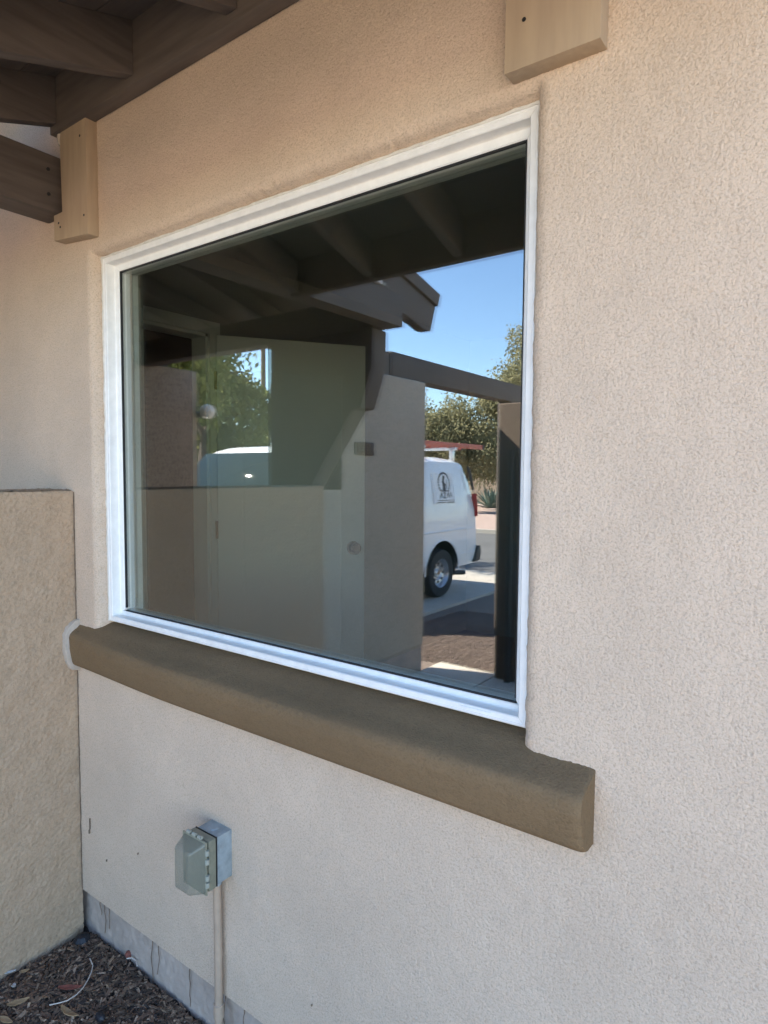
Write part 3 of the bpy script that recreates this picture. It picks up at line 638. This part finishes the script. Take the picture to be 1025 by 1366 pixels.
# pressed side lines and rear cargo seam as raised beads
for h,a,b in ((1.02,4.2,8.20),(.62,4.9,6.7),(.62,7.75,8.22)): under(van,MB().tube([(VX+.004,my(a),DZ+h),(VX+.004,my(b),DZ+h)],.010,6).build('side_moulding','white_paint',smooth=True))
def wheel(ym,side):
    x=VX+.0-.13 if side==0 else VX-1.87
    c=(x,my(ym),DZ+.375)
    t_=Vn(MB().lathe([(.225,-.115),(.30,-.125),(.355,-.115),(.375,-.08),(.378,0),(.375,.08),(.355,.115),(.30,.125),(.225,.115),(.222,0),(.225,-.115)],c,'x',36).build('tyre','tyre',smooth=True))
    s=1 if side==0 else -1
    rm=under(van,MB().lathe([(0,.06*s),(.05,.065*s),(.062,.055*s),(.065,.03*s),(.10,.03*s),(.12,.05*s),(.155,.055*s),(.17,.03*s),(.19,.03*s),(.205,.09*s),(.224,.112*s),(.228,.10*s),(.224,-.1*s)],c,'x',36).build('rim','steel',smooth=True))
    for k in range(8):
        an=k*math.pi/4; under(van,MB().lathe([(0,.002*s),(.026,.002*s),(.026,0)],(c[0]+.0565*s,c[1]+.140*math.cos(an),c[2]+.140*math.sin(an)),'x',10).build('rim_slot','gasket'))
    under(van,MB().lathe([(0,.006*s),(.03,.006*s),(.032,0)],(c[0]+.065*s,c[1],c[2]),'x',14).build('hub_cap','brass'))
cut=bpy.data.meshes.new('cutter')
cb=MB()
for ymw in (7.20,3.77):
    for xa,xb in ((VX-.34,VX+.2),(VX-2.2,VX-1.66)):
        cb.prism([(my(ymw)+.49*math.cos(a_),DZ+.39+.49*math.sin(a_)) for a_ in np.linspace(0,2*math.pi,40)[:-1]],'x',xa,xb)
cuto=cb.build('cutter','gasket')
bo=body.modifiers.new('b','BOOLEAN'); bo.operation='DIFFERENCE'; bo.object=cuto; bo.solver='EXACT'; bo.material_mode='TRANSFER'
body.data.materials.append(M['gasket'])
bpy.context.view_layer.update()
dg=bpy.context.evaluated_depsgraph_get(); nm=bpy.data.meshes.new_from_object(body.evaluated_get(dg),depsgraph=dg)
body.modifiers.clear(); body.data=nm
if hasattr(nm,'set_sharp_from_angle'): nm.set_sharp_from_angle(angle=math.radians(35))
bpy.data.objects.remove(cuto)
for ymw in (7.20,3.77):
    for side in (0,1): wheel(ymw,side)
    an=np.linspace(-.02,math.pi+.02,26)
    Vn(MB().tube([(VX+.002,my(ymw)+.495*math.cos(a_),DZ+.39+.495*math.sin(a_)) for a_ in an],.012,6).build('arch_lip','white_paint',smooth=True))
Vn(MB().prism([(my(a),DZ+b) for a,b in ((8.22,.44),(8.40,.46),(8.44,.58),(8.42,.70),(8.34,.71))],'x',VX-2.0,VX+.015).build('rear_bumper','blackp',bevel=.015))
Vn(MB().tube([(VX-.25,my(7.5),DZ+.30),(VX-.10,my(7.75),DZ+.31),(VX-.02,my(7.92),DZ+.30)],.038,10).build('exhaust_pipe','blackp',smooth=True))
Vn(MB().box(VX-.35,VX-.03,my(7.66),my(7.62),DZ+.30,DZ+.62).build('mud_flap','blackp'))
tl=[(8.304,1.20),(8.318,1.20),(8.302,1.42),(8.268,1.58),(8.252,1.58),(8.286,1.40)]
Vn(MB().prism([(my(a),DZ+b) for a,b in tl],'x',VX-.09,VX+.003).build('tail_light','red_lens',bevel=.008))
Vn(MB().prism([(my(a),DZ+b) for a,b in ((8.225,1.64),(8.243,1.64),(8.12,1.93),(8.04,2.03),(8.035,2.01),(8.10,1.92))],'x',VX-.075,VX-.03).build('rear_door_seam','blackp'))
# cab side glass, windscreen
Vn(MB().prism([(my(a),DZ+b) for a,b in ((3.80,1.26),(3.95,1.55),(4.18,2.06),(4.92,2.12),(4.96,1.26))],'x',VX-.30,VX-.006).build('side_window','carglass',bevel=.01))
ws=[(3.10,1.27),(3.62,1.93)]
wsv=[]
for dy,dz in ((-.03,.012),(.12,-.04)):
    for k in range(9):
        t_=k/8
        ymk=3.52+.62*t_; h_=1.24+(2.19-1.24)*(1-(1-t_*.87)**1.3)
        for u_ in (.16+.14*t_,.45,1.0,1.55,1.84-.14*t_): wsv.append((VX-u_,my(ymk+dy-.05*(1-abs(u_-1))),DZ+h_+dz+.01))
wsf=[]
for b_ in (0,45):
    for k in range(8):
        for c_ in range(4): wsf.append((b_+k*5+c_,b_+k*5+c_+1,b_+k*5+c_+6,b_+k*5+c_+5))
rim_=[0,1,2,3,4]+[k*5+4 for k in range(1,9)]+[43,42,41,40]+[k*5 for k in range(7,0,-1)]
for a_,b_ in zip(rim_,rim_[1:]+rim_[:1]): wsf.append((a_,b_,b_+45,a_+45))
Vn(MB().add(wsv,wsf).build('windscreen','carglass',smooth=True))
mr=Vn(MB().box(VX+.02,VX+.20,my(4.02),my(3.92),DZ+1.24,DZ+1.52).build('door_mirror','blackp',bevel=.03,seg=3))
# company emblem on the rear side panel: toothed ring, standing figure, lettering strokes
def lx(h): return VX-(.02+(h-1.30)*.125)+.010
em=[(6.98,1.45),(7.62,1.45),(7.61,1.92),(6.97,1.92)]
lg=Vn(MB().add([(lx(h)-.03,my(y),DZ+h) for y,h in em]+[(lx(h),my(y),DZ+h) for y,h in em],[(0,1,2,3),(4,7,6,5),(0,4,5,1),(1,5,6,2),(2,6,7,3),(3,7,4,0)]).build('emblem','decal'))
def stroke(a,b,wd):
    (ya,ha),(yb,hb)=[(7.32+(q[0]-7.40)*.85,q[1]+.235) for q in (a,b)]; d=Vector((yb-ya,hb-ha)); n_=Vector((-d.y,d.x)).normalized()*wd/2
    P=[(ya+n_.x,ha+n_.y),(yb+n_.x,hb+n_.y),(yb-n_.x,hb-n_.y),(ya-n_.x,ha-n_.y)]
    o=MB().add([(lx(h)+.001,my(y),DZ+h) for y,h in P]+[(lx(h)+.004,my(y),DZ+h) for y,h in P],[(0,1,2,3),(7,6,5,4),(0,4,5,1),(1,5,6,2),(2,6,7,3),(3,7,4,0)]).build('emblem_mark','ink')
    under(van,o)
EC=(7.40,1.53); ER=.155
for k in range(17):
    a_=math.radians(-38+k*256/16); a2=a_+math.radians(11)
    stroke((EC[0]+ER*math.cos(a_)*1.25,EC[1]+ER*math.sin(a_)),(EC[0]+ER*math.cos(a2)*1.25,EC[1]+ER*math.sin(a2)),.030)
for p in (((7.37,1.40),(7.39,1.60),.045),((7.39,1.60),(7.42,1.64),.05),((7.42,1.40),(7.41,1.52),.04),((7.33,1.55),(7.46,1.50),.02),((7.47,1.44),(7.50,1.58),.015),((7.26,1.41),(7.57,1.405),.016)): stroke(*p)
for p in (((7.22,1.30),(7.29,1.38),.018),((7.29,1.38),(7.31,1.30),.018),((7.35,1.38),(7.43,1.38),.016),((7.43,1.38),(7.35,1.30),.018),((7.35,1.30),(7.43,1.30),.016),((7.48,1.30),(7.53,1.38),.018),((7.53,1.38),(7.57,1.30),.018),((7.62,1.38),(7.63,1.31),.018),((7.12,1.265),(7.72,1.26),.007),((7.12,1.232),(7.40,1.23),.012),((7.45,1.23),(7.72,1.228),.012)): stroke(*p)
# roof rack and ladder
for ymr in (5.3,6.2,7.0,7.95):
    Vn(MB().box(VX-1.78,VX-.22,my(ymr+.03),my(ymr-.03),DZ+2.29,DZ+2.34).build('rack_bar','alu',bevel=.004))
    for xx in (-.30,-1.70): Vn(MB().box(VX+xx-.03,VX+xx+.03,my(ymr+.04),my(ymr-.04),DZ+2.10,DZ+2.295).build('rack_foot','alu',bevel=.004))
ld=tag(empty('ladder',(VX-.5,my(6.4),DZ+2.342)),'orange fibreglass ladder lying on the van rack','ladder')
for xx in (-.36,-.80):
    under(ld,MB().prism([(xx-.018+VX,DZ+2.342),(xx+.018+VX,DZ+2.342),(xx+.018+VX,DZ+2.425),(xx-.018+VX,DZ+2.425)],'y',my(9.10),my(5.0)).build('rail','orange',bevel=.004))
    under(ld,MB().box(VX+xx-.022,VX+xx+.022,my(9.16),my(9.10),DZ+2.343,DZ+2.427).build('end_cap','blackp'))
for i in range(12): under(ld,MB().tube([(VX-.80,my(5.2+i*.32),DZ+2.385),(VX-.36,my(5.2+i*.32),DZ+2.385)],.016,8).build('rung','alu',smooth=True))

# ------------------------------------------------------------------ trees, pole, plants, far street
def make_tree(name,label,loc,h,cr_,leafm,nl,ls,droop,seed,group):
    R=random.Random(seed); root=tag(empty(name,loc),label,'tree',group)
    tb=MB(); tips=[]
    def limb(p,d,l,r,lv):
        pts=[p];rad=[r]; n=5
        for i in range(n):
            d=(d+Vector((R.gauss(0,.16),R.gauss(0,.16),R.gauss(.02,.10)-droop*.06*lv))).normalized(); p=p+d*l/n; pts.append(p); rad.append(r*(1-.55*(i+1)/n))
            if lv>=2: tips.append((p.copy(),d.copy()))
        tb.tube(pts,rad,6 if lv else 9)
        if lv<3:
            for k in range(R.choice((3,4)) if lv<2 else 4):
                j=R.choice((3,4,5)) if lv else 5
                q=pts[j]; a=R.uniform(0,6.28); s_=R.uniform(.45,.95)
                nd=(d*.8+Vector((math.cos(a)*s_,math.sin(a)*s_,R.uniform(-.1,.35)-droop*.12*lv))).normalized()
                limb(q,nd,l*R.uniform(.6,.85),rad[j]*.72,lv+1)
    for k in range(2):
        limb(Vector((R.uniform(-.1,.1),R.uniform(-.1,.1),-.2)),Vector((R.uniform(-.35,.35),R.uniform(-.35,.35),1)).normalized(),h*.30,h*.028,0)
    xy=max(math.hypot(t_[0].x,t_[0].y) for t_ in tips); zt_=max(t_[0].z for t_ in tips); fx_=cr_/xy*.92; fz_=h/zt_*.97
    tb.v=[(x*(1+(fx_-1)*min(1,max(0,z/zt_*2))),y*(1+(fx_-1)*min(1,max(0,z/zt_*2))),z*fz_ if z>0 else z) for x,y,z in tb.v]
    trunk=tb.build('trunk','bark',root,smooth=True)
    T=np.array([[t_[0].x*fx_,t_[0].y*fx_,t_[0].z*fz_] for t_ in tips]); g=np.random.default_rng(seed)
    ii=g.integers(0,len(T),nl); 
    # leaves strung on drooping twigs around the branch ends
    s_=g.random(nl); an=g.random(nl)*6.283; rr=cr_*.16*g.random(nl)**.6
    P=T[ii]+np.stack([np.cos(an)*rr,np.sin(an)*rr,g.normal(0,.10,nl)*cr_*.5-droop*s_*cr_*.30],-1)
    P=P[P[:,2]>h*.16]; nl=len(P)
    D=np.stack([g.normal(0,.6,nl),g.normal(0,.6,nl),g.normal(-droop*.9,.5,nl)],-1); D/=np.linalg.norm(D,axis=1)[:,None]
    N=g.standard_normal((nl,3)); Sd=np.cross(D,N); Sd/=np.linalg.norm(Sd,axis=1)[:,None]
    L_=ls*g.uniform(.6,1.4,nl)[:,None]; Wd=L_*.22
    A=P; B=P+D*L_*.5+Sd*Wd; C=P+D*L_; E_=P+D*L_*.5-Sd*Wd
    v=np.stack([A,B,C,E_],1).reshape(-1,3); q=np.arange(nl*4).reshape(nl,4)
    me=bpy.data.meshes.new('crown'); me.vertices.add(len(v)); me.vertices.foreach_set('co',v.astype('f').ravel()); me.loops.add(q.size); me.loops.foreach_set('vertex_index',q.astype('i').ravel())
    me.polygons.add(nl); me.polygons.foreach_set('loop_start',np.arange(0,q.size,4,dtype='i')); me.update(calc_edges=True); me.materials.append(M[leafm])
    o=bpy.data.objects.new('crown',me); COL.objects.link(o); o.parent=root; return root
def mpt(px,ym,z=0):
    d=fw+cr*((px-512.5)/F_PX)-cu*0; t_=(ym-CAM.y)/d.y; return Vector((CAM.x+d.x*t_, my(ym), z))
p=mpt(275,9.5); make_tree('mesquite_tree','feathery drooping green tree beyond the van cab',(p.x,p.y,DZ-.03),7.0,3.0,'leaf_a',30000,.15,1.0,3,'street trees')
p=mpt(205,14); make_tree('mesquite_tree','feathery green tree behind the dark wing wall',(p.x,p.y,DZ-.03),7.0,3.6,'leaf_a',26000,.18,.9,5,'street trees')
p=mpt(338,21); make_tree('mesquite_tree','yellow green tree at the foot of the utility pole',(p.x,p.y,SZ),4.6,3.0,'leaf_a',26000,.2,.5,8,'street trees')
p=mpt(600,27); make_tree('olive_tree','broad olive green tree across the street behind the van',(p.x,p.y,SZ+.11),6.4,4.4,'leaf_b',44000,.17,.5,12,'street trees')
p=mpt(684,29); make_tree('olive_tree','tall pale olive tree rising above the gate beam',(p.x,p.y,SZ+.11),9.6,4.4,'leaf_b',38000,.18,.5,17,'street trees')
p=mpt(500,40); make_tree('olive_tree','far olive tree down the street behind the gate wall',(p.x,p.y,SZ+.11),6.0,5.0,'leaf_b',20000,.3,.35,21,'street trees')
up=tag(empty('utility_pole',tuple(mpt(352,24,SZ))),'brown wooden utility pole rising beyond the parked van','utility pole')
pp=mpt(352,24); under(up,MB().tube([(pp.x,pp.y,SZ-.3),(pp.x,pp.y,9.0)],[.17,.12],12).build('shaft','pole',smooth=True))
under(up,MB().box(pp.x-.9,pp.x+.9,pp.y-.06,pp.y+.06,8.0,8.14).build('crossarm','pole'))
pp=mpt(362,15); tag(MB().tube([(pp.x,pp.y,SZ-.2),(pp.x,pp.y,3.4),(pp.x+.02,pp.y,3.7)],[.06,.05,.045],10).build('pipe_mast','galv',smooth=True),'slim blue grey metal mast beside the utility pole','mast')
# agaves across the street
def agave(px,ym,s_,label):
    p=mpt(px,ym); root=tag(empty('agave',(p.x,p.y,SZ+.11)),label,'agave','agaves by the far wall')
    R=random.Random(int(px))
    for k in range(30):
        a=k*2.4; el=.25+1.15*(k/30); l=s_*R.uniform(.85,1.1); wd=.085*s_
        dv=Vector((math.cos(a)*math.cos(el),math.sin(a)*math.cos(el),math.sin(el))); sd=Vector((-math.sin(a),math.cos(a),0)); up_=dv.cross(sd)
        P=[];  n=5
        for i in range(n+1):
            t_=i/n; c_=dv*l*t_+Vector((0,0,-.12*s_*t_*t_))+Vector((math.cos(a),math.sin(a),0))*.05; hw=wd*(1-t_**2.2)*(.7+.6*t_ if t_<.5 else 1)+.003
            P+= [c_-sd*hw, c_+up_*(-hw*.35), c_+sd*hw, c_+up_*(-hw*.35-.02)]
        f=[(i*4+j,i*4+(j+1)%4,i*4+4+(j+1)%4,i*4+4+j) for i in range(n) for j in range(4)]+[(0,1,2,3),(n*4+3,n*4+2,n*4+1,n*4)]
        MB().add(P,f).build('leaf','agave',root,smooth=True)
agave(655,31,1.5,'large blue green agave beside the far wall across the street')
agave(612,32,1.4,'blue green agave across the street hidden behind the van')
# far wall and far house
tag(MB().box(-60,10,my(36.3),my(36),SZ,.55).build('far_wall','stucco_far'),'long tan garden wall across the street','wall')
fh=tag(empty('far_house',(-20,my(44),SZ)),'low house with a pale flat roof edge across the street','house')
under(fh,MB().box(-34,-6,my(52),my(42),SZ,1.15).build('wall','stucco_far'))
rf=under(fh,MB().box(-35,-5,my(53),my(41),1.16,1.50).build('roof','vinyl'))
for xx in (-30,-26,-22,-18,-14,-10): 
    under(fh,MB().box(xx,xx+1.6,my(42)-.001,my(41.93),-.2,.9).build('window','carglass'))
# gravel stones inside the gate
v=[];f=[]
gmats=[mat('pebble_%d'%i,c,.95,var=.3,vscale=20) for i,c in enumerate([(.20,.145,.115),(.17,.125,.10),(.24,.18,.15),(.14,.105,.088)])]
mi=[]
for i in range(34000):
    x=random.uniform(-2.4,-.05); y=random.uniform(-6.6,-3.54); s_=random.uniform(.005,.012); z=float(gheight(np.float64(x),np.float64(y)))-.004; k=len(v)
    a=random.uniform(0,6.28)
    for j in range(4): v.append((x+s_*math.cos(a+j*1.57)*random.uniform(.7,1.2),y+s_*math.sin(a+j*1.57)*random.uniform(.7,1.2),z+random.uniform(-.2,.3)*s_))
    v.append((x,y,z+s_*random.uniform(.5,.9))); v.append((x,y,z-s_*.6))
    for j in range(4): f+=[(k+j,k+(j+1)%4,k+4),(k+(j+1)%4,k+j,k+5)]
    mi+=[random.randrange(4)]*8
me=bpy.data.meshes.new('gravel'); me.from_pydata(v,[],f)
for m_ in gmats: me.materials.append(m_)
me.polygons.foreach_set('material_index',mi); o=bpy.data.objects.new('gravel',me); COL.objects.link(o); kind(o,'stuff'); o['label']='reddish brown gravel between the gate and the driveway'; o['category']='gravel'
